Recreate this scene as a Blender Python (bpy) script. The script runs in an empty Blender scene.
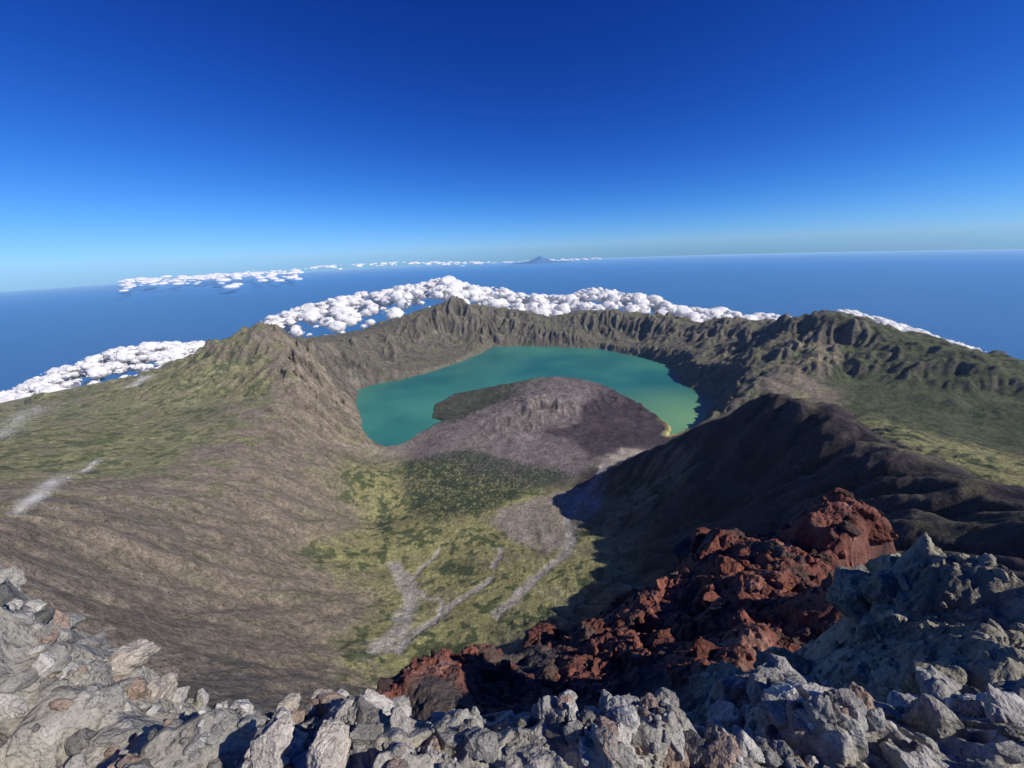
import bpy, bmesh, math, numpy as np, time
from mathutils import Matrix, Vector
T0=time.time()
rng=np.random.default_rng(11)
# Image-pixel helpers: world coordinates (metres, origin at the summit viewpoint, +Y west over the lake)
# are computed from image pixels (u,v) plus an assumed distance or altitude.
F=385.0; PI=math.pi
P=math.radians(19.6); RO=math.radians(2.4)
cP,sP=math.cos(P),math.sin(P)
def ray(u,v):
    cx=(u-512)/F; cy=(384-v)/F
    a=cx*math.cos(RO)+cy*math.sin(RO); b=-cx*math.sin(RO)+cy*math.cos(RO)
    return (a, cP+b*sP, -sP+b*cP)
def at_d(u,v,D):
    d=ray(u,v); h=math.hypot(d[0],d[1]); return (d[0]/h*D,d[1]/h*D,d[2]/h*D)
def at_z(u,v,z):
    d=ray(u,v); t=z/d[2]; return (d[0]*t,d[1]*t,z)
def hid(u,v,D,z):
    p=at_d(u,v,D); return (p[0],p[1],z)
def pol(az,D,z):
    a=math.radians(az); return (math.sin(a)*D,math.cos(a)*D,z)
_ca=np.cos(np.arange(1024)*2*PI/1024); _sa=np.sin(np.arange(1024)*2*PI/1024)
def hsh(ix,iy,seed):
    h=(ix*374761393+iy*668265263+seed*1446647)&0xffffffff
    h=((h^(h>>13))*1274126177)&0xffffffff
    return h^(h>>16)
def perlin(x,y,seed=0):
    xi=np.floor(x).astype(np.int64); yi=np.floor(y).astype(np.int64)
    xf=x-xi; yf=y-yi
    u=xf*xf*xf*(xf*(xf*6-15)+10); v=yf*yf*yf*(yf*(yf*6-15)+10)
    def g(ix,iy,dx,dy):
        a=hsh(ix,iy,seed)&1023
        return _ca[a]*dx+_sa[a]*dy
    n00=g(xi,yi,xf,yf); n10=g(xi+1,yi,xf-1,yf); n01=g(xi,yi+1,xf,yf-1); n11=g(xi+1,yi+1,xf-1,yf-1)
    a=n00+(n10-n00)*u; b=n01+(n11-n01)*u
    return (a+(b-a)*v)*1.5
def fbm(x,y,o=4,seed=0,g=0.5,ridge=False):
    s=np.zeros_like(x); a=1.0; t=0
    for i in range(o):
        n=perlin(x,y,seed+i*17)
        if ridge: n=1-2*np.abs(n)
        s+=a*n; t+=a; a*=g; x=x*2.03+13.7; y=y*2.03-7.1
    return s/t
def facet(x,y,seed=0,tilt=0.8,k=14.):
    xi=np.floor(x).astype(np.int64); yi=np.floor(y).astype(np.int64)
    ws=np.zeros(x.shape); out=np.zeros(x.shape)
    for i in (-1,0,1):
        for j in (-1,0,1):
            h=hsh(xi+i,yi+j,seed)
            dx=x-(xi+i+(h&255)/255.); dy=y-(yi+j+((h>>8)&255)/255.); d=dx*dx+dy*dy
            a=((h>>16)&1023)
            w=np.exp(-k*d); ws+=w; out+=w*((((h>>4)&511)/511.-0.5)+tilt*(_ca[a]*dx+_sa[a]*dy))
    return out/np.maximum(ws,1e-12)
def sstep(a,b,x):
    t=np.clip((x-a)/(b-a),0,1); return t*t*(3-2*t)
class RBF:
    def __init__(s,P2,z):
        P2=np.array(P2,float); z=np.array(z,float)
        key=np.round(P2,6); _,idx=np.unique(key,axis=0,return_index=True)
        P2=P2[idx]; z=z[idx]; n=len(P2)
        d=np.sqrt(((P2[:,None]-P2[None])**2).sum(-1))
        A=np.zeros((n+3,n+3)); A[:n,:n]=d-np.eye(n)*1e-4; A[:n,n]=1; A[:n,n+1:]=P2; A[n,:n]=1; A[n+1:,:n]=P2.T
        b=np.zeros(n+3); b[:n]=z
        s.w=np.linalg.solve(A,b); s.P=P2; s.n=n
    def __call__(s,x,y):
        sh=x.shape; q=np.stack([x.ravel(),y.ravel()],1); out=np.empty(len(q))
        pp=(s.P**2).sum(1)
        for i in range(0,len(q),20000):
            c=q[i:i+20000]
            d=(c**2).sum(1)[:,None]+pp[None]-2*c@s.P.T
            np.maximum(d,0,out=d); np.sqrt(d,out=d)
            out[i:i+20000]=d@s.w[:s.n]+s.w[s.n]+c@s.w[s.n+1:]
        return out.reshape(sh)
C=[]
def line(pts,tag,step=160,conv=at_d):
    w=[np.array(conv(*p)) for p in pts]
    for a,b in zip(w[:-1],w[1:]):
        n=max(1,int(np.hypot(*(b-a)[:2])/step))
        for k in range(n): C.append((*(a+(b-a)*k/n),tag))
    C.append((*w[-1],tag))
def pd(l,tag):
    for p in l: C.append((*at_d(*p),tag))
def pz(l,tag):
    for p in l: C.append((*at_z(*p),tag))
LAKE=-1718.
line([(265,321,5500),(300,346,5600),(340,344,6200),(385,331,7000),(420,314,7400),(440,309,7500),(455,300,7600),(470,307,7600),(490,311,7600),(525,312,7700),(540,318,7700),(560,316,7700),(600,311,7600),(640,317,7400),(655,314,7300),(700,325,7000),(735,319,6700),(760,323,6500),(800,321,5900),(825,314,5600)],7)
line([(825,314,5600),(850,322,5500),(880,335,5400),(905,345,5300),(930,352,5250),(960,350,5200),(1024,378,5000),(1100,400,4800)],6)
line([(265,321,5500),(240,336,5500),(215,344,5550),(200,358,5600),(150,374,5700),(120,384,5800),(100,386,5900),(50,397,6000),(0,412,6000),(-80,430,6000)],0)
line([(265,321,5500),(290,345,5000),(300,370,4300),(293,400,3700),(262,435,3000),(215,470,2450),(180,490,2200),(120,505,1900),(60,515,1650),(0,525,1500),(-60,530,1400)],1,120)
pd([(60,460,2900),(130,470,2700),(150,420,4000),(200,400,4400),(50,420,4900),(100,400,5200),(0,450,3300),(180,440,3200),(245,400,4000),(240,370,4700)],0)
pd([(330,400,4300),(340,440,3500),(300,430,3300),(380,460,3300),(300,480,2500),(350,500,2500),(250,500,2200),(380,520,2400),(200,540,1750),(300,550,1850),(100,560,1500),(200,600,1400),(300,600,1450),(375,600,1500),(100,600,1300),(0,570,1150),(300,650,1150),(355,650,1150),(200,650,1050),(250,690,800),(330,700,850),(400,700,900)],1)
pz([(420,470,-1690),(470,500,-1675),(540,520,-1650),(500,560,-1590),(450,600,-1530),(540,580,-1560),(400,650,-1400),(470,640,-1430),(430,630,-1470),(600,500,-1660),(560,540,-1620),(420,520,-1640),(520,630,-1400),(590,560,-1540),(395,560,-1600),(385,490,-1660)],2)
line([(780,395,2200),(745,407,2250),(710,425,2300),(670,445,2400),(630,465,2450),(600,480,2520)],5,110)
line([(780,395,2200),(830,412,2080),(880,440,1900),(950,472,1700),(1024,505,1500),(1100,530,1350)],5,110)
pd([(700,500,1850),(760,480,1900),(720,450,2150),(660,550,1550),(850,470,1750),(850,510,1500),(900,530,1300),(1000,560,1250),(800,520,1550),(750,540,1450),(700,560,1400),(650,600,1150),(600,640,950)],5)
pd([(640,510,1950),(620,560,1600),(560,600,1330),(540,620,1200),(620,600,1250),(650,480,2250)],2)
for h in [(830,412,3000,-1400),(900,445,2600,-1350),(1000,490,2300,-1250),(780,395,2900,-1500),(740,407,3000,-1620),(700,420,3100,-1690)]: C.append((*hid(*h),6))
pd([(900,440,3300),(1000,475,3000),(960,455,3200)],2)
pd([(800,360,4900),(850,380,4700),(850,350,5200),(900,400,4300),(900,370,4900),(950,400,4400),(1000,400,4600),(1000,440,3800)],6)
pd([(760,380,4400),(730,360,5300),(740,340,6000),(690,345,6200)],7)
line([(825,314,5600),(815,345,5100)],7)
line([(815,345,5100),(800,375,4600),(790,392,4200)],1)
line([(905,345,5300),(930,385,4700),(960,420,4100)],6)
pd([(420,345,6700),(380,365,5900),(340,365,5400),(500,335,7200),(600,335,7150),(640,340,6800),(450,335,7100)],7)
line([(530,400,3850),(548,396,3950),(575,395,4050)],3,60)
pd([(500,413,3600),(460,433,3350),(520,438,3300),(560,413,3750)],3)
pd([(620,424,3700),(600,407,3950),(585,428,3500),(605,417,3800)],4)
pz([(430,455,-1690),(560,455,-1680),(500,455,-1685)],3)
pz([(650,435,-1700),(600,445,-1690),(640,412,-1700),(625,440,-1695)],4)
pz([(480,400,-1700),(450,410,-1712)],9)
pz([(630,462,-1690)],8)
for az in (-80,-65,-50): C.append((*pol(az,7500,-2000),0)); C.append((*pol(az,12500,-3800),0))
for az in (-38,-25,-10,5,18): C.append((*pol(az,10000,-2600),6)); C.append((*pol(az,14000,-4200),6))
for az in (32,45,60,80): C.append((*pol(az,8000,-2400),6)); C.append((*pol(az,12500,-4000),6))
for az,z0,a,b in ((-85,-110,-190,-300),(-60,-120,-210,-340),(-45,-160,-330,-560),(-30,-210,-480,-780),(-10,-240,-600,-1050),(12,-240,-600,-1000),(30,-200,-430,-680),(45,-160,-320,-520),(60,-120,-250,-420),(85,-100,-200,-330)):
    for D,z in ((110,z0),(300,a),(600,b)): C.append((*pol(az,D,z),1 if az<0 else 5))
C=np.array(C); CX,CY,CZ,CT=C[:,0],C[:,1],C[:,2],C[:,3].astype(int)
lakepx=[(492,347),(520,346),(560,347),(600,349),(640,357),(672,366),(678,378),(690,388),(715,395),(713,405),(705,420),(690,432),(668,436),(672,428),(655,415),(640,405),(625,398),(600,388),(575,382),(540,382),(515,386),(480,390),(455,394),(435,405),(432,418),(445,421),(425,430),(405,442),(385,447),(370,440),(362,430),(360,415),(356,402),(358,390),(375,384),(400,380),(430,372),(460,362),(480,354)]
LP=np.array([at_z(u,v,LAKE)[:2] for u,v in lakepx])
def poly_sd(x,y,LP):
    best=np.full(x.shape,1e18); ins=np.zeros(x.shape,bool)
    n=len(LP)
    for i in range(n):
        ax,ay=LP[i]; bx,by=LP[(i+1)%n]; ex,ey=bx-ax,by-ay
        t=np.clip(((x-ax)*ex+(y-ay)*ey)/(ex*ex+ey*ey),0,1)
        best=np.minimum(best,(x-ax-t*ex)**2+(y-ay-t*ey)**2)
        c=((ay>y)!=(by>y))&(x<(bx-ax)*(y-ay)/((by-ay)+1e-12)+ax); ins^=c
    return np.where(ins,-1,1)*np.sqrt(best)
def line_d(x,y,L):
    best=np.full(x.shape,1e18)
    for (ax,ay),(bx,by) in zip(L[:-1],L[1:]):
        ex,ey=bx-ax,by-ay
        t=np.clip(((x-ax)*ex+(y-ay)*ey)/(ex*ex+ey*ey+1e-9),0,1)
        best=np.minimum(best,(x-ax-t*ex)**2+(y-ay-t*ey)**2)
    return np.sqrt(best)
K=1000.
base=RBF(np.stack([CX/K,CY/K],1),CZ)
cell=13.; X0,X1,Y0,Y1=-6600.,6600.,-300.,9000.
gx=np.arange(X0,X1,cell); gy=np.arange(Y0,Y1,cell); nx,ny=len(gx)//2*2,len(gy)//2*2; gx=gx[:nx]; gy=gy[:ny]
GX,GY=np.meshgrid(gx,gy)
Bh=base(GX[::2,::2]/K,GY[::2,::2]/K)
B=np.empty((ny,nx)); B[::2,::2]=Bh; B[::2,1:-1:2]=(Bh[:,:-1]+Bh[:,1:])/2; B[::2,-1]=Bh[:,-1]; B[1:-1:2]=(B[:-2:2]+B[2::2])/2; B[-1]=B[-2]
gyv,gxv=np.gradient(B,cell); SL=np.hypot(gxv,gyv)
def blur(A,n):
    A=A.copy()
    for _ in range(n): A[1:-1,1:-1]=(A[1:-1,1:-1]+A[:-2,1:-1]+A[2:,1:-1]+A[1:-1,:-2]+A[1:-1,2:])/5
    return A
SL=blur(SL,6)
GR=np.hypot(GX,GY)
cc=at_d(560,405,3800)
conem=np.exp(-(((GX-cc[0])**2+(GY-cc[1])**2)/1050.**2)**2)
amp=np.clip(SL,0.03,0.9)*(1-.45*conem)*(1+.9*sstep(3800,5600,GR)+.35*sstep(1200,2400,GX)*sstep(3000,4200,GR))
scree=sstep(3600,2600,GR)*sstep(200,-300,GX)   # smooth scree wall on the left
wx=GX+120*fbm(GX/500,GY/500,3,5); wy=GY+120*fbm(GX/500+9,GY/500,3,6)
H=B+amp*((70+50*sstep(1500,3500,GR))*(1-.25*scree)*fbm(wx/600,wy/600,5,1,0.55,True)+40*fbm(GX/140,GY/140,3,2,0.55)-30)
H-=62*conem; H+=conem*36*fbm(wx/170,wy/170,5,61,.6,True)
k0=at_d(543,396,3830); cd_=np.hypot(GX-k0[0]+25*fbm(GX/120,GY/120,2,88),GY-k0[1])
H+=38*np.exp(-((cd_-170)/65.)**2)-70*np.exp(-(cd_/105.)**2)
Hb=blur(H,10); gv,gu=np.gradient(Hb,cell); l=np.hypot(gu,gv)+.02; gu/=l; gv/=l
II,JJ=np.meshgrid(np.arange(nx,dtype=np.float32),np.arange(ny,dtype=np.float32))
def lic(src,steps,h):
    acc=src.copy(); tot=1.
    for sg in (-1,1):
        x=II.copy(); y=JJ.copy()
        for s in range(steps):
            ix=np.clip(x+.5,0,nx-1).astype(np.int32); iy=np.clip(y+.5,0,ny-1).astype(np.int32)
            x+=sg*h*gu[iy,ix]; y+=sg*h*gv[iy,ix]
            ix=np.clip(x+.5,0,nx-1).astype(np.int32); iy=np.clip(y+.5,0,ny-1).astype(np.int32)
            acc+=src[iy,ix]; tot+=1
    acc/=tot; return acc/acc.std()
L1=blur(lic(blur(rng.normal(size=(ny,nx)),2),9,1.4),1)
L2=lic(blur(rng.normal(size=(ny,nx)),14),14,2.2)
Ls=np.clip(L1,-2.5,2.5); Lb=np.clip(L2,-2.5,2.5)
H+=amp*(16*Ls*(1-.75*scree)-(38*np.abs(Lb)-26)*(1-.9*scree))
H0=H.copy()
def erode(h,nb,n,steps):
    h=h/cell; Hf=h.ravel().copy(); N=nx*ny
    for b in range(nb):
        px=rng.uniform(2,nx-4,n); py=rng.uniform(2,ny-4,n)
        dx=np.zeros(n); dy=np.zeros(n); sp=np.ones(n); wa=np.ones(n); se=np.zeros(n)
        for s in range(steps):
            ix=px.astype(np.int64); iy=py.astype(np.int64); fx=px-ix; fy=py-iy; id=iy*nx+ix
            a=Hf[id]; b1=Hf[id+1]; c=Hf[id+nx]; d=Hf[id+nx+1]
            ggx=(b1-a)*(1-fy)+(d-c)*fy; ggy=(c-a)*(1-fx)+(d-b1)*fx
            hc=a*(1-fx)*(1-fy)+b1*fx*(1-fy)+c*(1-fx)*fy+d*fx*fy
            dx=dx*0.1-ggx*0.9; dy=dy*0.1-ggy*0.9; l=np.hypot(dx,dy)+1e-9; dx/=l; dy/=l
            qx=np.clip(px+dx,1,nx-3); qy=np.clip(py+dy,1,ny-3)
            jx=qx.astype(np.int64); jy=qy.astype(np.int64); ux=qx-jx; uy=qy-jy; jd=jy*nx+jx
            nh=Hf[jd]*(1-ux)*(1-uy)+Hf[jd+1]*ux*(1-uy)+Hf[jd+nx]*(1-ux)*uy+Hf[jd+nx+1]*ux*uy
            dh=nh-hc
            cap=np.clip(-dh,0.01,1.0)*sp*wa*3
            dep=np.where(dh>0,np.minimum(dh,se),np.where(se>cap,(se-cap)*0.2,0))
            ero=np.where((dh<=0)&(se<=cap),np.minimum((cap-se)*0.25,-dh*.6),0)
            cnt=np.bincount(id,minlength=N)[id]
            am=np.clip((dep-ero)/cnt,-.35,.25)
            Hf+=np.bincount(np.concatenate([id,id+1,id+nx,id+nx+1]),weights=np.concatenate([am*(1-fx)*(1-fy),am*fx*(1-fy),am*(1-fx)*fy,am*fx*fy]),minlength=N)
            se=np.maximum(0,se-am); sp=np.sqrt(np.clip(sp*sp-dh*4,.05,25)); wa*=0.97
            px,py=qx,qy
        m=np.abs(Hf-h.ravel())>9; Hf[m]=(h.ravel()+np.sign(Hf-h.ravel())*9)[m]
    return Hf.reshape(ny,nx)*cell
H=erode(H,4,26000,40)
H=H*.7+blur(H,1)*.3
H=H*(1-.8*scree)+blur(H,9)*.8*scree
H+=scree*9*fbm(GX/70,GY/70,4,93,.6)
DEL=H-B; ERO=np.clip(H-H0,-60,60)*(1-.8*scree)
print('erosion',time.time()-T0)
def samp(A,x,y):
    fx=np.clip((x-X0)/cell,0,nx-1.001); fy=np.clip((y-Y0)/cell,0,ny-1.001)
    ix=fx.astype(int); iy=fy.astype(int); fx=fx-ix; fy=fy-iy
    return A[iy,ix]*(1-fx)*(1-fy)+A[iy,ix+1]*fx*(1-fy)+A[iy+1,ix]*(1-fx)*fy+A[iy+1,ix+1]*fx*fy
def raw_mesh(name,co,f,col=None,smooth=True):
    me=bpy.data.meshes.new(name); k=f.shape[1]
    me.vertices.add(len(co)); me.vertices.foreach_set('co',np.ascontiguousarray(co,dtype=np.float32).ravel())
    me.loops.add(f.size); me.loops.foreach_set('vertex_index',f.ravel().astype(np.int32))
    me.polygons.add(len(f)); me.polygons.foreach_set('loop_start',(np.arange(len(f))*k).astype(np.int32))
    me.polygons.foreach_set('use_smooth',np.full(len(f),smooth))
    me.update(calc_edges=True)
    if col is not None:
        a=me.attributes.new('tint','FLOAT_COLOR','POINT')
        c4=np.ones((len(co),4),np.float32); c4[:,:3]=col.reshape(-1,3); a.data.foreach_set('color',c4.ravel())
    ob=bpy.data.objects.new(name,me); bpy.context.scene.collection.objects.link(ob)
    return ob
def grid_mesh(name,X,Y,Z,col=None,smooth=True):
    r,c=X.shape
    co=np.stack([X,Y,Z],-1).reshape(-1,3)
    idx=np.arange(r*c).reshape(r,c)
    f=np.stack([idx[:-1,:-1],idx[:-1,1:],idx[1:,1:],idx[1:,:-1]],-1).reshape(-1,4)
    return raw_mesh(name,co,f,col,smooth)
r=[95.]
while r[-1]<14500: r.append(r[-1]+4.5+0.0026*r[-1]+(max(0,r[-1]-8500)*0.03))
r=np.array(r); az=np.radians(np.linspace(-80,80,1250))
RR,AZ=np.meshgrid(r,az,indexing='ij'); X=RR*np.sin(AZ); Y=RR*np.cos(AZ)
Bz=base(X/K,Y/K)
edge=np.minimum.reduce([X-X0,X1-X,Y-Y0,Y1-Y]); fade=sstep(0,500,edge)
Z=Bz+samp(DEL,X,Y)*fade
SLs=samp(SL,X,Y)
nr=sstep(3000,300,RR)
n45=fbm(X/45,Y/45,4,31,0.6)
cm_=samp(conem,X,Y)
Z+=n45*((7+4*nr)*np.clip(SLs,0.1,1)+7*cm_)
sdv=poly_sd(X,Y,LP)+18*perlin(X/90,Y/90,44)+8*n45
isC=((X-230)**2+(Y-3800)**2)<1100**2
st=samp(Ls,X,Y)*fade; stb=samp(Lb,X,Y)*fade
Z=np.where((sdv<700)&(~isC),np.minimum(Z,LAKE+3+np.maximum(sdv,0)*(1.25+.35*n45+.25*st)),Z)
Z=np.where(sdv<0,np.minimum(Z,LAKE+sdv*0.3),np.maximum(Z,LAKE+0.5+np.minimum(sdv,120)*0.06))
Z=np.where(RR>8500,Bz+samp(DEL,X,Y)*fade-np.maximum(0,RR-9500)*.35,Z)
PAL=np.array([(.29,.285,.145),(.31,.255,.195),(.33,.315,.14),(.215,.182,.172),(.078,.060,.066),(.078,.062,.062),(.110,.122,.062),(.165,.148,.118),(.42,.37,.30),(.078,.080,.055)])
w1=fbm(X/400,Y/400,4,71); w2=fbm(X/400,Y/400,4,72); n2=fbm(X/60,Y/60,4,82); n1=fbm(X/220,Y/220,5,81)
wx=X+160*w1+40*n2; wy=Y+160*w2+40*n45
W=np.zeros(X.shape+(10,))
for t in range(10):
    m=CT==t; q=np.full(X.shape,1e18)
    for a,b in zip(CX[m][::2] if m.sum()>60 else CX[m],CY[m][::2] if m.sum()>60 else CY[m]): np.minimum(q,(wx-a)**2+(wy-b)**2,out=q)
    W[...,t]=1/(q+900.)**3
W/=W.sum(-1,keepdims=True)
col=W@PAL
dr=np.gradient(Z,axis=0)/np.gradient(RR,axis=0); da=np.gradient(Z,axis=1)/(RR*(az[1]-az[0])); SLV=np.hypot(dr,da)
def mixc(col,c,m): return col*(1-m[...,None])+np.array(c)*m[...,None]
gr=sstep(-.05,.3,n1+.4*n2+.1*st)*sstep(1.2,.5,SLV)*(W[...,1]*.7+W[...,7]*.4+W[...,5]*.25)
col=mixc(col,(.24,.245,.105),gr)
rock=sstep(.6,1.1,SLV+.3*n2+.1*st)*(W[...,0]+W[...,2]+W[...,6]*.8+W[...,7]*.5)
col=mixc(col,(.22,.185,.15),rock*.85)
bush=sstep(.06,.22,n1*.6+n2-.08*stb)*(W[...,0]*.75+W[...,2]*.9+W[...,6]*.65+W[...,1]*.3+W[...,7]*.5)
col=mixc(col,(.055,.078,.036),bush*.92)
dry=sstep(.0,.4,-n1+.5*w1)*(W[...,0]+W[...,2]*.6)
col=mixc(col,(.29,.25,.17),dry*.7)
def wl(l,z=-1660): return [at_z(u,v,z)[:2] for u,v in l]
def patch(l,z,w,k=45): 
    s=poly_sd(wx*.25+X*.75,wy*.25+Y*.75,np.array(wl(l,z))); return sstep(w,-w,s+k*n2)
n3=fbm(X/22,Y/22,3,83)
fo=np.maximum.reduce([patch([(400,458),(470,446),(530,462),(570,468),(560,480),(520,492),(495,508),(455,518),(425,532),(408,505)],-1670,45,60),patch([(528,505),(550,503),(555,522),(535,528)],-1650,25),patch([(378,495),(392,508),(390,545),(376,530)],-1620,25),patch([(600,486),(625,476),(650,470),(640,492),(610,520),(590,540)],-1600,30)*.6,patch([(430,560),(470,545),(500,560),(460,585)],-1560,20)*.6])
col=mixc(col,(.045,.062,.036),fo*sstep(-.45,.1,n3+.5*n2+.3*n1)*.95)
sed=patch([(612,461),(600,480),(570,486),(535,495),(500,508),(490,522),(515,545),(545,562),(575,552),(592,520),(606,490)],-1655,22,30)
col=mixc(col,(.34,.29,.245),sed*(.7+.25*sstep(-.2,.3,st)))
for l,z,w in (([(606,460),(592,480),(577,497),(568,520),(572,545),(560,565),(535,590),(520,610),(500,640)],-1640,27),([(392,552),(404,575),(414,598),(405,622),(397,645),(388,668)],-1500,38),([(490,568),(470,585),(448,600),(430,622),(415,640),(402,672)],-1500,20),([(404,575),(440,600),(428,630),(407,655)],-1500,14),([(440,540),(425,560),(408,580)],-1570,13),([(500,545),(490,568)],-1600,16)):
    d=line_d(X+30*n2+50*n1,Y+30*n2,wl(l,z)); m=sstep(w*1.4,w*.5,d+9*n3)
    col=mixc(col,(.43,.40,.35),m*.9)
    Z-=m*4
bp_=at_z(680,434,LAKE)
beach=sstep(70,5,sdv)*sstep(0,1,sdv)*sstep(450,150,np.hypot(X-bp_[0],Y-bp_[1]))
col=mixc(col,(.60,.54,.22),beach)
cdv=np.hypot(X-k0[0],Y-k0[1]); col=mixc(col,(.36,.31,.27),np.exp(-((cdv-130)/70.)**2)*sstep(-.1,.3,n2+.5*n3)*.75)
er=samp(ERO,X,Y)*fade
col*= (1+np.clip(er/30,-.3,.35))[...,None]
scs=samp(scree,X,Y)
col*= (1+.3*n2+.25*n1+(.18*st-.08*stb)*(1-.75*scs)*np.clip(SLs*1.6,0.1,1)+.25*n3+cm_*(.5*fbm(X/90,Y/90,4,65)))[...,None]
col=np.clip(col,.02,.8)
terrain=grid_mesh('caldera_terrain',X,Y,Z,col)
print('terrain',time.time()-T0)
def mat(name):
    m=bpy.data.materials.new(name); m.use_nodes=True; nt=m.node_tree; b=nt.nodes['Principled BSDF']; return m,nt,b
def nd(nt,t,**k):
    n=nt.nodes.new(t)
    for a,v in k.items(): setattr(n,a,v)
    return n
def rockmat(name,scales,bump,dist,cvar=0.5):
    m,nt,b=mat(name); L=nt.links.new
    b.inputs['Roughness'].default_value=.92; b.inputs['Specular IOR Level'].default_value=.15
    geo=nd(nt,'ShaderNodeNewGeometry')
    at=nd(nt,'ShaderNodeAttribute',attribute_name='tint'); src=at.outputs['Color']
    h=None
    for s,w in scales:
        n=nd(nt,'ShaderNodeTexNoise'); n.inputs['Scale'].default_value=s; n.inputs['Detail'].default_value=5; n.inputs['Roughness'].default_value=.7
        L(geo.outputs['Position'],n.inputs['Vector'])
        mr=nd(nt,'ShaderNodeMapRange'); mr.inputs['From Min'].default_value=.3; mr.inputs['From Max'].default_value=.7
        mr.inputs['To Min'].default_value=1-cvar*w; mr.inputs['To Max'].default_value=1+cvar*w; L(n.outputs['Fac'],mr.inputs['Value'])
        mx=nd(nt,'ShaderNodeVectorMath',operation='SCALE'); L(src,mx.inputs[0])
        L(mr.outputs[0],mx.inputs['Scale']); src=mx.outputs[0]
        bp=nd(nt,'ShaderNodeBump'); bp.inputs['Strength'].default_value=bump; bp.inputs['Distance'].default_value=dist*w/s
        L(n.outputs['Fac'],bp.inputs['Height'])
        if h: L(h,bp.inputs['Normal'])
        h=bp.outputs[0]
    L(src,b.inputs['Base Color']); L(h,b.inputs['Normal'])
    return m
terrain.data.materials.append(rockmat('volcanic_slope',[(0.012,.5),(0.05,.8),(.15,.8)],.9,1.2,.5))
lx=np.linspace(LP[:,0].min()-150,LP[:,0].max()+150,60); ly=np.linspace(LP[:,1].min()-150,LP[:,1].max()+150,60)
A,Bq=np.meshgrid(lx,ly); lake=grid_mesh('crater_lake',A,Bq,np.full(A.shape,LAKE))
m,nt,b=mat('lake_water'); L=nt.links.new
geo=nd(nt,'ShaderNodeNewGeometry'); n=nd(nt,'ShaderNodeTexNoise'); n.inputs['Scale'].default_value=.0009; n.inputs['Detail'].default_value=3; L(geo.outputs['Position'],n.inputs['Vector'])
cr=nd(nt,'ShaderNodeValToRGB'); cr.color_ramp.elements[0].position=.35; cr.color_ramp.elements[0].color=(.015,.135,.13,1); cr.color_ramp.elements[1].position=.68; cr.color_ramp.elements[1].color=(.055,.235,.175,1)
L(n.outputs['Fac'],cr.inputs[0])
ds=nd(nt,'ShaderNodeVectorMath',operation='DISTANCE'); ds.inputs[1].default_value=at_z(692,420,LAKE); L(geo.outputs['Position'],ds.inputs[0])
mr=nd(nt,'ShaderNodeMapRange'); mr.inputs['From Min'].default_value=100; mr.inputs['From Max'].default_value=1100; mr.inputs['To Min'].default_value=.9; mr.inputs['To Max'].default_value=0; L(ds.outputs['Value'],mr.inputs['Value'])
mx=nd(nt,'ShaderNodeMixRGB'); L(mr.outputs[0],mx.inputs[0]); L(cr.outputs[0],mx.inputs[1]); mx.inputs[2].default_value=(.17,.34,.15,1)
L(mx.outputs[0],b.inputs['Base Color']); b.inputs['Roughness'].default_value=.35; b.inputs['Specular IOR Level'].default_value=.25
lake.data.materials.append(m)
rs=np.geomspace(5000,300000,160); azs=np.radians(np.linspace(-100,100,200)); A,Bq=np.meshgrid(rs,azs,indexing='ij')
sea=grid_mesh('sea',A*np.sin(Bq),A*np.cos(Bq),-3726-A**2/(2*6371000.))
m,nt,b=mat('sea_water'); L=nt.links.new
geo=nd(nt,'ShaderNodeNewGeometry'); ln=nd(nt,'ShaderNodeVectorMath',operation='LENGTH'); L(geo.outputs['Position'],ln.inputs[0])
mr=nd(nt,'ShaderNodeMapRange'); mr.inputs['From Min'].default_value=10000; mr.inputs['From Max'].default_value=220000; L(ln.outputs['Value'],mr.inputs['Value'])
cr=nd(nt,'ShaderNodeValToRGB'); e=cr.color_ramp.elements; e[0].color=(.025,.13,.34,1); e[1].color=(.36,.64,.90,1); x=e.new(.3); x.color=(.070,.26,.58,1)  # aerial haze painted into the sea colour, paler towards the horizon
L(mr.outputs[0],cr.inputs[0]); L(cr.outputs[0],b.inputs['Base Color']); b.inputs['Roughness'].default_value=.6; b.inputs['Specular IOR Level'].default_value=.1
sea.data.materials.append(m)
FS=1.6; G=[]
def fg(l,tag):
    for u,v,D in l:
        p=at_d(u,v,D*FS); a=math.atan2(p[0],p[1]); G.append((a,math.log(D*FS),p[2]/(D*FS),tag))
def fh(l,tag,ds):
    for u,v,D in l:
        p=at_d(u,v,D*FS); a=math.atan2(p[0],p[1]); G.append((a,math.log(D*FS),p[2]/(D*FS)-ds,tag))
crest=[(-60,592,6),(0,600,5),(50,612,4.6),(100,638,4),(150,662,3.3),(200,690,2.6),(265,720,2.0),(340,712,1.7),(380,712,1.6),(420,724,1.45),(480,722,1.4),(560,736,1.4),(640,728,1.5),(720,708,1.9),(780,708,2.1),(860,714,2.3),(940,706,2.7),(1024,696,3.2),(1090,690,3.6)]
fg(crest,0)
for u,v in [(-60,768),(0,768),(100,768),(200,768),(300,768),(400,768),(512,768),(620,768),(720,768),(820,768),(920,768),(1024,768),(1090,768),(0,680),(80,690),(950,730),(200,730),(350,745),(800,735),(650,748)]:
    z=-1.95; d=ray(u,v); t=z/d[2]; D=math.hypot(d[0],d[1])*t; fg([(u,v,D)],0)
for a in np.radians(np.linspace(-84,84,9)): G.append((a,math.log(.5*FS),-1.95/.5,0))
for a in (72,77,83):
    for D in (4,6,9,14,22): G.append((math.radians(a),math.log(D*FS),-2.2/D-.75,2))
fh([(u,v,D*1.25) for u,v,D in crest],2,.55)
fh([(u,v,D*1.8) for u,v,D in crest[4:15]],2,.7)
fh([(u,v,D*2.2) for u,v,D in crest[:4]],2,.5)
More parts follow.
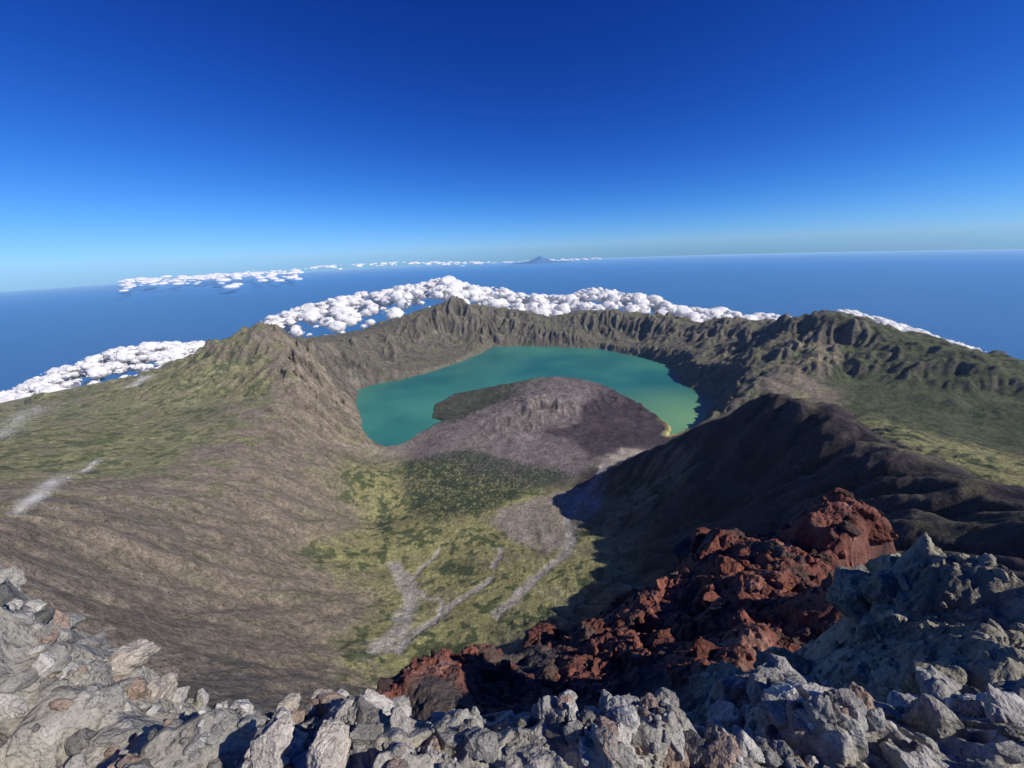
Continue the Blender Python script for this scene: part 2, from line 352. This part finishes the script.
for u in (120,170,220,270,320):
    for D,ds in ((7,.9),(13,1.0),(30,1.1),(55,1.1)): fh([(u,640+.2*(u-120),D)],2,ds)
spur=[(375,696,9),(420,672,10.5),(480,656,12),(540,634,14),(600,618,16),(650,598,18),(680,570,20),(690,540,22),(720,534,22),(760,540,22),(790,526,26),(815,514,29),(840,519,30),(870,534,28),(905,560,25)]
fg(spur,1)
fg([(640,650,12.5),(700,600,16),(760,580,17),(820,560,19),(850,600,14),(700,660,11),(760,640,12),(800,610,14),(730,560,19),(590,675,10),(500,700,8.5)],1)
fg([(560,722,7.5),(450,722,7),(650,705,8.5),(520,665,11),(430,700,8)],2)
fh([(u,v,D*1.3) for u,v,D in spur],2,.5); fh([(u,v,D*2.) for u,v,D in spur],2,.8)
fg([(800,668,8.3),(850,618,8.6),(890,575,9),(925,532,9.2),(955,556,9.2),(1000,570,9),(1024,584,9),(1090,605,9)],3)
fg([(780,692,6.4),(850,690,6.4),(900,682,6.6),(1000,672,6.8),(905,620,7.7),(970,615,8.0)],3)
fh([(850,615,11),(895,568,11.5),(925,534,12),(960,552,12),(1024,578,12),(1090,600,12)],2,.5)
for a in np.radians(np.linspace(-84,84,11)): G.append((a,math.log(100*FS),-1.9,2))
for u in (-60,0,60): fh([(u,650,22)],2,1.1)
for u in (950,1024,1090): fh([(u,600,25)],2,.8)
G=np.array(G); frbf=RBF(G[:,:2],G[:,2])
fr=np.geomspace(.55*FS,90*FS,850); fa=np.radians(np.linspace(-80,80,1250))
RR,AZ=np.meshgrid(fr,fa,indexing='ij'); X=RR*np.sin(AZ); Y=RR*np.cos(AZ)
S=frbf(AZ,np.log(RR)); Z=S*RR
GT=G[:,3].astype(int); wa=AZ+.03*fbm(AZ*12,np.log(RR)*12,4,9); wl_=np.log(RR)+.04*fbm(AZ*12,np.log(RR)*12,4,10)
W=np.zeros(X.shape+(4,))
for t in range(4):
    q=np.full(X.shape,1e18)
    for a,b_ in G[GT==t][:,:2]: np.minimum(q,(wa-a)**2+(wl_-b_)**2,out=q)
    W[...,t]=1/(q+1e-4)**3
W/=W.sum(-1,keepdims=True)
far=sstep(4*FS,9*FS,RR)
wxx=X+.35*fbm(X,Y,4,3); wyy=Y+.35*fbm(X+5,Y,4,4)
blk=2.0*facet(wxx/6,wyy/6,1,.9,9)+1.1*facet(wxx/2.6,wyy/2.6,2,.9,9)+.35*facet(wxx/.9,wyy/.9,3,.9)+.12*facet(X/.3,Y/.3,13,.9)
near=.6*facet(wxx/2.,wyy/2.,41,.9,10)*sstep(2.2,5,RR)+.22*facet(wxx/.55,wyy/.55,4,.9)+.08*facet(X/.2,Y/.2,5,.9)+.12*fbm(X/.8,Y/.8,4,6)
Z+= far*blk*(W[...,1]*.85+W[...,2]*.5)+(1-far)*near*1.2*(1-W[...,3])
Z+= W[...,3]*(.8*fbm(X/2.6,Y/2.6,6,7,.55)+.45*facet(wxx/1.5,wyy/1.5,8,.8,8)+.2*facet(wxx/.5,wyy/.5,28,.8)+.08*facet(X/.2,Y/.2,18,.9))+far*.4*fbm(X/2.5,Y/2.5,5,8)
PF=np.array([(.30,.28,.24),(.185,.074,.055),(.085,.070,.062),(.30,.275,.21)])
col=W@PF
n1=fbm(X/3,Y/3,5,91); n2=fbm(X/.6,Y/.6,4,92)
col=mixc(col,(.33,.19,.15),W[...,1]*sstep(.1,.5,n1)*.7); col=mixc(col,(.06,.044,.038),W[...,1]*sstep(0.,.4,-n1+.3*n2)*.85)
col=mixc(col,(.13,.12,.10),W[...,3]*sstep(0.,.4,-n1+.5*n2)*.75)
col*=(1+.3*n2)[...,None]; col=np.clip(col,.01,.8)
fgm=grid_mesh('summit_ridge_ground',X,Y,Z,col,smooth=False)
fgm.data.materials.append(rockmat('summit_rock',[(1.2,.7),(7,.8),(40,.6)],.9,.5,.4))
ZF=Z; lfr=np.log(fr)
def fz(a,D):
    i=np.clip((np.log(D)-lfr[0])/(lfr[1]-lfr[0]),0,len(fr)-1.01).astype(int); j=np.clip((a-fa[0])/(fa[1]-fa[0]),0,len(fa)-1.01).astype(int)
    return ZF[i,j],W[i,j]
print('fg',time.time()-T0)
def ico(sub):
    bm=bmesh.new(); bmesh.ops.create_icosphere(bm,subdivisions=sub,radius=1)
    v=np.array([x.co[:] for x in bm.verts]); f=np.array([[q.index for q in p.verts] for p in bm.faces]); bm.free(); return v,f
ICO={s:ico(s) for s in (1,2,3,4,5)}
def rockshape(sub,nf=16):
    v,f=ICO[sub]
    n=rng.normal(size=(nf,3)); n/=np.linalg.norm(n,axis=1)[:,None]; d=rng.uniform(.55,1.0,nf)
    dots=v@n.T; rr=np.where(dots>.05,d[None]/np.maximum(dots,.05),9).min(1); rr=np.minimum(rr,1.2)
    v=v*rr[:,None]*np.array([1,rng.uniform(.65,.95),rng.uniform(.5,.85)])
    o=rng.uniform(0,99)
    ns=perlin(v[:,0]*2.5+o,v[:,1]*2.5+v[:,2]*2.3,3)+.5*perlin(v[:,0]*6+o,v[:,1]*6-v[:,2]*5.3,4)+.3*perlin(v[:,2]*13+o,v[:,1]*12-v[:,0]*9.3,5)
    return v*(1+.13*ns[:,None]),f
shapes={s:[rockshape(s) for _ in range(16)] for s in (2,3,4)}
shapes[5]=[rockshape(5,26) for _ in range(16)]
def rotm():
    q=rng.normal(size=4); q/=np.linalg.norm(q); w,x,y,z=q
    return np.array([[1-2*(y*y+z*z),2*(x*y-z*w),2*(x*z+y*w)],[2*(x*y+z*w),1-2*(x*x+z*z),2*(y*z-x*w)],[2*(x*z-y*w),2*(y*z+x*w),1-2*(x*x+y*y)]])
def scatter(name,items,matl):
    V=[];Fc=[];Cc=[];o=0
    for (x,y,z,s,sub,c) in items:
        v,f=shapes[sub][rng.integers(16)]; v=v@rotm().T*s+np.array([x,y,z]); V.append(v); Fc.append(f+o); o+=len(v)
        Cc.append(np.tile(np.array(c),(len(v),1)))
    ob=raw_mesh(name,np.concatenate(V),np.concatenate(Fc),np.concatenate(Cc),smooth=False); ob.data.materials.append(matl); return ob
rm=rockmat('loose_rock',[(3,.6),(14,.8),(70,.7)],1.,.6,.4)
items=[]
n=9000
a=rng.uniform(-1.3,1.3,n); D=np.exp(rng.uniform(math.log(.95*FS),math.log(6.5*FS),n)); zz,ww=fz(a,D)
dens=fbm(D*np.sin(a)/1.1,D*np.cos(a)/1.1,3,55)
for i in range(n):
    if ww[i,0]<.5 and rng.random()>.2: continue
    if ww[i,3]>.4: continue
    if dens[i]<-.08 and rng.random()<.8: continue
    s=.009*D[i]*math.exp(rng.exponential(.62)); s=min(s,(.03 if a[i]<-.8 else .075)*D[i])
    g=rng.uniform(.13,.52); c=(g,g*.95,g*.86)
    if rng.random()<.12: c=(.32,.24,.19)
    items.append((D[i]*math.sin(a[i]),D[i]*math.cos(a[i]),zz[i]+s*.1,s,4 if s>.035*D[i] else (3 if s>.016*D[i] else 2),c))
nb=130; a=rng.uniform(-1.25,1.2,nb); D=np.exp(rng.uniform(math.log(1.2*FS),math.log(5*FS),nb)); zz,ww=fz(a,D)
for i in range(nb):
    if ww[i,0]<.6: continue
    s=D[i]*(rng.uniform(.035,.06) if a[i]<-.85 else rng.uniform(.045,.10)); g=rng.uniform(.18,.40)
    items.append((D[i]*math.sin(a[i]),D[i]*math.cos(a[i]),zz[i]-s*.45,s,5,(g,g*.95,g*.86)))
for u,v,D_,s in ((285,712,1.95,.16),(325,706,1.8,.2),(368,704,1.75,.17),(345,714,1.6,.15),(120,664,3.0,.34),(150,700,2.6,.26),(40,645,4.0,.35),(330,752,1.25,.2),(270,748,1.3,.16),(860,735,1.9,.22)):
    p=at_d(u,v,D_*FS); items.append((*p,s,5,(.44,.39,.33)))
scatter('loose_summit_rocks',items,rm)
bm_=rockmat('outcrop_rock',[(.8,.7),(4,.8),(22,.7)],1.,.6,.45)
items=[]; n=2600
a=rng.uniform(-.5,1.1,n); D=np.exp(rng.uniform(math.log(6*FS),math.log(32*FS),n)); zz,ww=fz(a,D)
for i in range(n):
    if ww[i,1]<.4: continue
    big=rng.random()<.16
    s=D[i]*(rng.uniform(.04,.095) if big else min(.025,.005*math.exp(rng.exponential(.5)))); k=rng.uniform(.7,1.25)
    c=np.array((.20,.078,.056) if rng.random()<.65 else (.10,.066,.055))*k
    items.append((D[i]*math.sin(a[i]),D[i]*math.cos(a[i]),zz[i]-s*(.55 if big else .1),s,5 if big else 3,c))
scatter('red_scoria_outcrop',items,bm_)
items=[]; n=700
a=rng.uniform(.45,1.25,n); D=np.exp(rng.uniform(math.log(6*FS),math.log(10*FS),n)); zz,ww=fz(a,D)
for i in range(n):
    if ww[i,3]<.6: continue
    big=rng.random()<.12
    s=D[i]*(rng.uniform(.05,.10) if big else rng.uniform(.006,.016)); g=rng.uniform(.85,1.15)
    items.append((D[i]*math.sin(a[i]),D[i]*math.cos(a[i]),zz[i]-s*(.75 if big else .2),s,5 if big else 3,np.array((.30,.275,.21))*g))
scatter('grey_lava_boulder',items,bm_)
def perlin3(x,y,z,seed): return (perlin(x+z*.71,y-z*.33,seed)+perlin(y+x*.37,z+x*.21,seed+5)+perlin(z-y*.4,x+y*.3,seed+9))/2
cm,nt,b=mat('cloud_white'); L=nt.links.new
df=nd(nt,'ShaderNodeBsdfDiffuse'); df.inputs[0].default_value=(.98,.98,.98,1); tr=nd(nt,'ShaderNodeBsdfTranslucent'); tr.inputs[0].default_value=(.98,.98,.98,1); ms=nd(nt,'ShaderNodeMixShader'); ms.inputs[0].default_value=.38
L(df.outputs[0],ms.inputs[1]); L(tr.outputs[0],ms.inputs[2]); L(ms.outputs[0],nt.nodes['Material Output'].inputs[0])
def cloud(name,blobs,fl=(1.2,1.2,.75),tiny=None):
    V=[];Fc=[];o=0
    for x,y,z,s,sub in blobs:
        v0,f=ICO[sub]; v=v0@rotm().T; c=np.array([x,y,z])
        w=v*s*np.array(fl)+c
        if sub>1:
            q=w/(s*.8)
            dsp=.38*(1-2*np.abs(perlin3(q[:,0],q[:,1],q[:,2],3)))+.24*(1-2*np.abs(perlin3(q[:,0]*2.3,q[:,1]*2.3,q[:,2]*2.3,8)))
            w=w+v*(dsp*s)[:,None]
        V.append(w);Fc.append(f+o);o+=len(v)
    if tiny is not None:
        c,s=tiny; v0,f=ICO[1]
        w=(v0[None]*s[:,None,None]*np.array([1.3,1.3,.8])+c[:,None]).reshape(-1,3)
        V.append(w); Fc.append((f[None]+np.arange(len(c))[:,None,None]*len(v0)).reshape(-1,3)+o)
    ob=raw_mesh(name,np.concatenate(V),np.concatenate(Fc)); ob.data.materials.append(cm); return ob
def bank(tops,n,smin,smax,spread,drop,kids=9):
    out=[]; w=[np.array(at_d(*p)) for p in tops]
    L_=[np.hypot(*(q-p)[:2]) for p,q in zip(w[:-1],w[1:])]; L_=np.array(L_)/sum(L_)
    for i in range(n):
        k=rng.choice(len(L_),p=L_); t=rng.random(); p=w[k]+(w[k+1]-w[k])*t
        s=smin+(smax-smin)*rng.random()**2.5
        dirr=p[:2]/np.hypot(*p[:2]); off=rng.normal()*spread
        pos=p[:2]+dirr*off+rng.normal(size=2)*smin
        lump=.5+.5*math.sin(pos[0]/700.+1.3*math.sin(pos[0]/310.))
        zt=p[2]-drop*min(2.2,.8*(off/spread)**2+.2*rng.exponential()+.5*lump)-s
        out.append((pos[0],pos[1],zt,s,3 if s>smin+.1*(smax-smin) else 2))
        for _ in range(kids):
            d=rng.normal(size=3); d[2]=abs(d[2])*.8-.3; d/=np.linalg.norm(d); ks=s*rng.uniform(.10,.30)
            k2=1.12+.25*rng.random()
            out.append((pos[0]+d[0]*s*k2,pos[1]+d[1]*s*k2,zt+d[2]*s*.8*k2,ks,1))
    return out
bl=bank([(235,336,10500),(275,314,11000),(310,301,11500),(350,294,12000),(400,281,12000),(440,274,12000),(480,286,12000),(520,288,11500),(560,290,11500),(600,287,11500),(650,294,11000),(700,303,10500),(760,311,10500),(800,317,10000)],1250,30,160,1000,300,10)
bl+=bank([(-60,402,9500),(0,387,9500),(60,361,10000),(110,347,10000),(150,339,10000),(215,336,10500),(240,334,10500)],620,25,105,800,280,10)
bl+=bank([(835,306,9000),(880,317,9000),(920,330,9000),(975,346,8800)],280,26,85,400,120,10)
par=np.array([(x,y,z,s) for x,y,z,s,k in bl if k>1]); N=110000
pk=par[rng.integers(len(par),size=N)]; d=rng.normal(size=(N,3)); d/=np.linalg.norm(d,axis=1)[:,None]; d[:,2]=np.abs(d[:,2])*.9-.2
rad=pk[:,3]*(1.15+np.abs(rng.normal(size=N))*.4)
cloud('cumulus_cloud_bank',bl,tiny=(pk[:,:3]+d*rad[:,None]*np.array([1.2,1.2,.8]),rng.uniform(4,13,N)))
hz=bank([(120,281,90000),(180,278,90000),(240,274,90000),(300,270,95000)],220,70,280,12000,110,5)
hz+=bank([(300,267,140000),(400,262,150000),(500,262,150000),(600,258,150000)],200,90,340,9000,120,4)
cloud('horizon_clouds',hz,(3.6,3.6,.8))
hz=bank([(930,308,40000),(960,312,38000)],16,50,140,800,50,4)+bank([(740,300,30000),(765,303,30000)],16,50,110,800,50,4)
cloud('fair_weather_clouds',hz,(1.8,1.8,.6))
cs=[];ss=[]
for u,v,D,n,sz in ((45,497,1750,9000,30),(22,514,1650,6000,24),(18,430,4000,6000,80),(140,385,5300,4500,50),(92,468,2500,1800,18)):
    p=np.array(at_d(u,v,D)); p[2]+=sz*.6; t=rng.normal(size=n)
    tx=np.array([p[1],-p[0]])/np.hypot(p[0],p[1])
    q=np.stack([p[0]+tx[0]*t*sz*1.1,p[1]+tx[1]*t*sz*1.1,p[2]+t*sz*.4+sz*.3*np.sin(t*2.)],1)+rng.normal(size=(n,3))*sz*np.array([.35,.35,.26])*(.5+np.abs(np.sin(t*3+u)))[:,None]
    cs.append(q); ss.append(rng.uniform(.06,.20,n)*D*.0011)
cloud('mist_wisps',[(*cs[0][0],.5,2)],tiny=(np.concatenate(cs),np.concatenate(ss)))
vr=np.linspace(0,9000,30); va=np.linspace(0,2*PI,48); A,Bq=np.meshgrid(vr,va,indexing='ij'); c0=at_d(540,262,120000)
hgt=2100*np.exp(-A/3300)*(1+.1*fbm(A/1500,Bq*2,3,2)); ob=grid_mesh('distant_volcano',c0[0]+A*np.cos(Bq),c0[1]+A*np.sin(Bq),-3726-120000**2/(2*6371000.)+hgt-60)
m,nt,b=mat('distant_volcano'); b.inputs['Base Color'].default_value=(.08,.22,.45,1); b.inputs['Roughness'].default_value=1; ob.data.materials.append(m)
am_=bpy.data.materials.new('air'); am_.use_nodes=True; nt=am_.node_tree; nt.nodes.clear(); o=nd(nt,'ShaderNodeOutputMaterial'); vs=nd(nt,'ShaderNodeVolumeScatter'); vs.inputs['Color'].default_value=(.45,.7,1,1); vs.inputs['Density'].default_value=.85e-5; nt.links.new(vs.outputs[0],o.inputs['Volume'])
bm=bmesh.new(); bmesh.ops.create_cube(bm,size=1); me=bpy.data.meshes.new('air'); bm.to_mesh(me); bm.free(); air=bpy.data.objects.new('atmosphere_haze',me); bpy.context.scene.collection.objects.link(air)
air.scale=(40000,30000,3900); air.location=(0,5000,-1900); me.materials.append(am_)
EL=39.; SA=115.
sc=bpy.context.scene
w=bpy.data.worlds.new('World'); sc.world=w; w.use_nodes=True; nt=w.node_tree; bg=nt.nodes['Background']; L=nt.links.new
sk=nt.nodes.new('ShaderNodeTexSky'); sk.sky_type='NISHITA'; sk.sun_disc=False; sk.sun_elevation=math.radians(EL); sk.sun_rotation=math.radians(SA); sk.altitude=3700; sk.air_density=1.0; sk.dust_density=.3; sk.ozone_density=2.
sp_=nd(nt,'ShaderNodeSeparateColor'); L(sk.outputs[0],sp_.inputs[0]); cb=nd(nt,'ShaderNodeCombineColor')
def mth(op,a,b_):
    n=nd(nt,'ShaderNodeMath',operation=op)
    for i,q in enumerate((a,b_)):
        if isinstance(q,(int,float)): n.inputs[i].default_value=q
        else: L(q,n.inputs[i])
    return n.outputs[0]
for i,(g,a_,mm) in enumerate(((2.1,1.0,.5),(1.8,1.5,1.1),(1.45,2.3,2.2))):
    y=mth('MULTIPLY',mth('POWER',mth('MULTIPLY',sp_.outputs[i],.1),g),a_)
    y=mth('DIVIDE',y,mth('ADD',mth('DIVIDE',y,mm),1.))
    L(mth('MULTIPLY',y,10.),cb.inputs[i])
L(cb.outputs[0],bg.inputs[0]); bg.inputs[1].default_value=.1
sd_=bpy.data.lights.new('sun','SUN'); sd_.energy=5.; sd_.angle=math.radians(.5); sd_.color=(1,.95,.87); so=bpy.data.objects.new('sun',sd_); sc.collection.objects.link(so)
e,a=math.radians(EL),math.radians(SA); dv=Vector((math.sin(a)*math.cos(e),math.cos(a)*math.cos(e),math.sin(e)))
so.rotation_euler=dv.to_track_quat('Z','Y').to_euler()
cd=bpy.data.cameras.new('camera'); cam=bpy.data.objects.new('camera',cd); sc.collection.objects.link(cam); sc.camera=cam
cd.sensor_width=36; cd.lens=36*F/1024; cd.clip_start=.1; cd.clip_end=900000
cr_,sr=math.cos(RO),math.sin(RO); rt=Vector((1,0,0)); up=Vector((0,sP,cP)); bk=Vector((0,-cP,sP))
r2=rt*cr_-up*sr; u2=up*cr_+rt*sr
cam.matrix_world=Matrix(((r2.x,u2.x,bk.x,0),(r2.y,u2.y,bk.y,0),(r2.z,u2.z,bk.z,0),(0,0,0,1)))
sc.view_settings.view_transform='Standard'; sc.view_settings.look='None'; sc.view_settings.exposure=0
print('done',time.time()-T0)
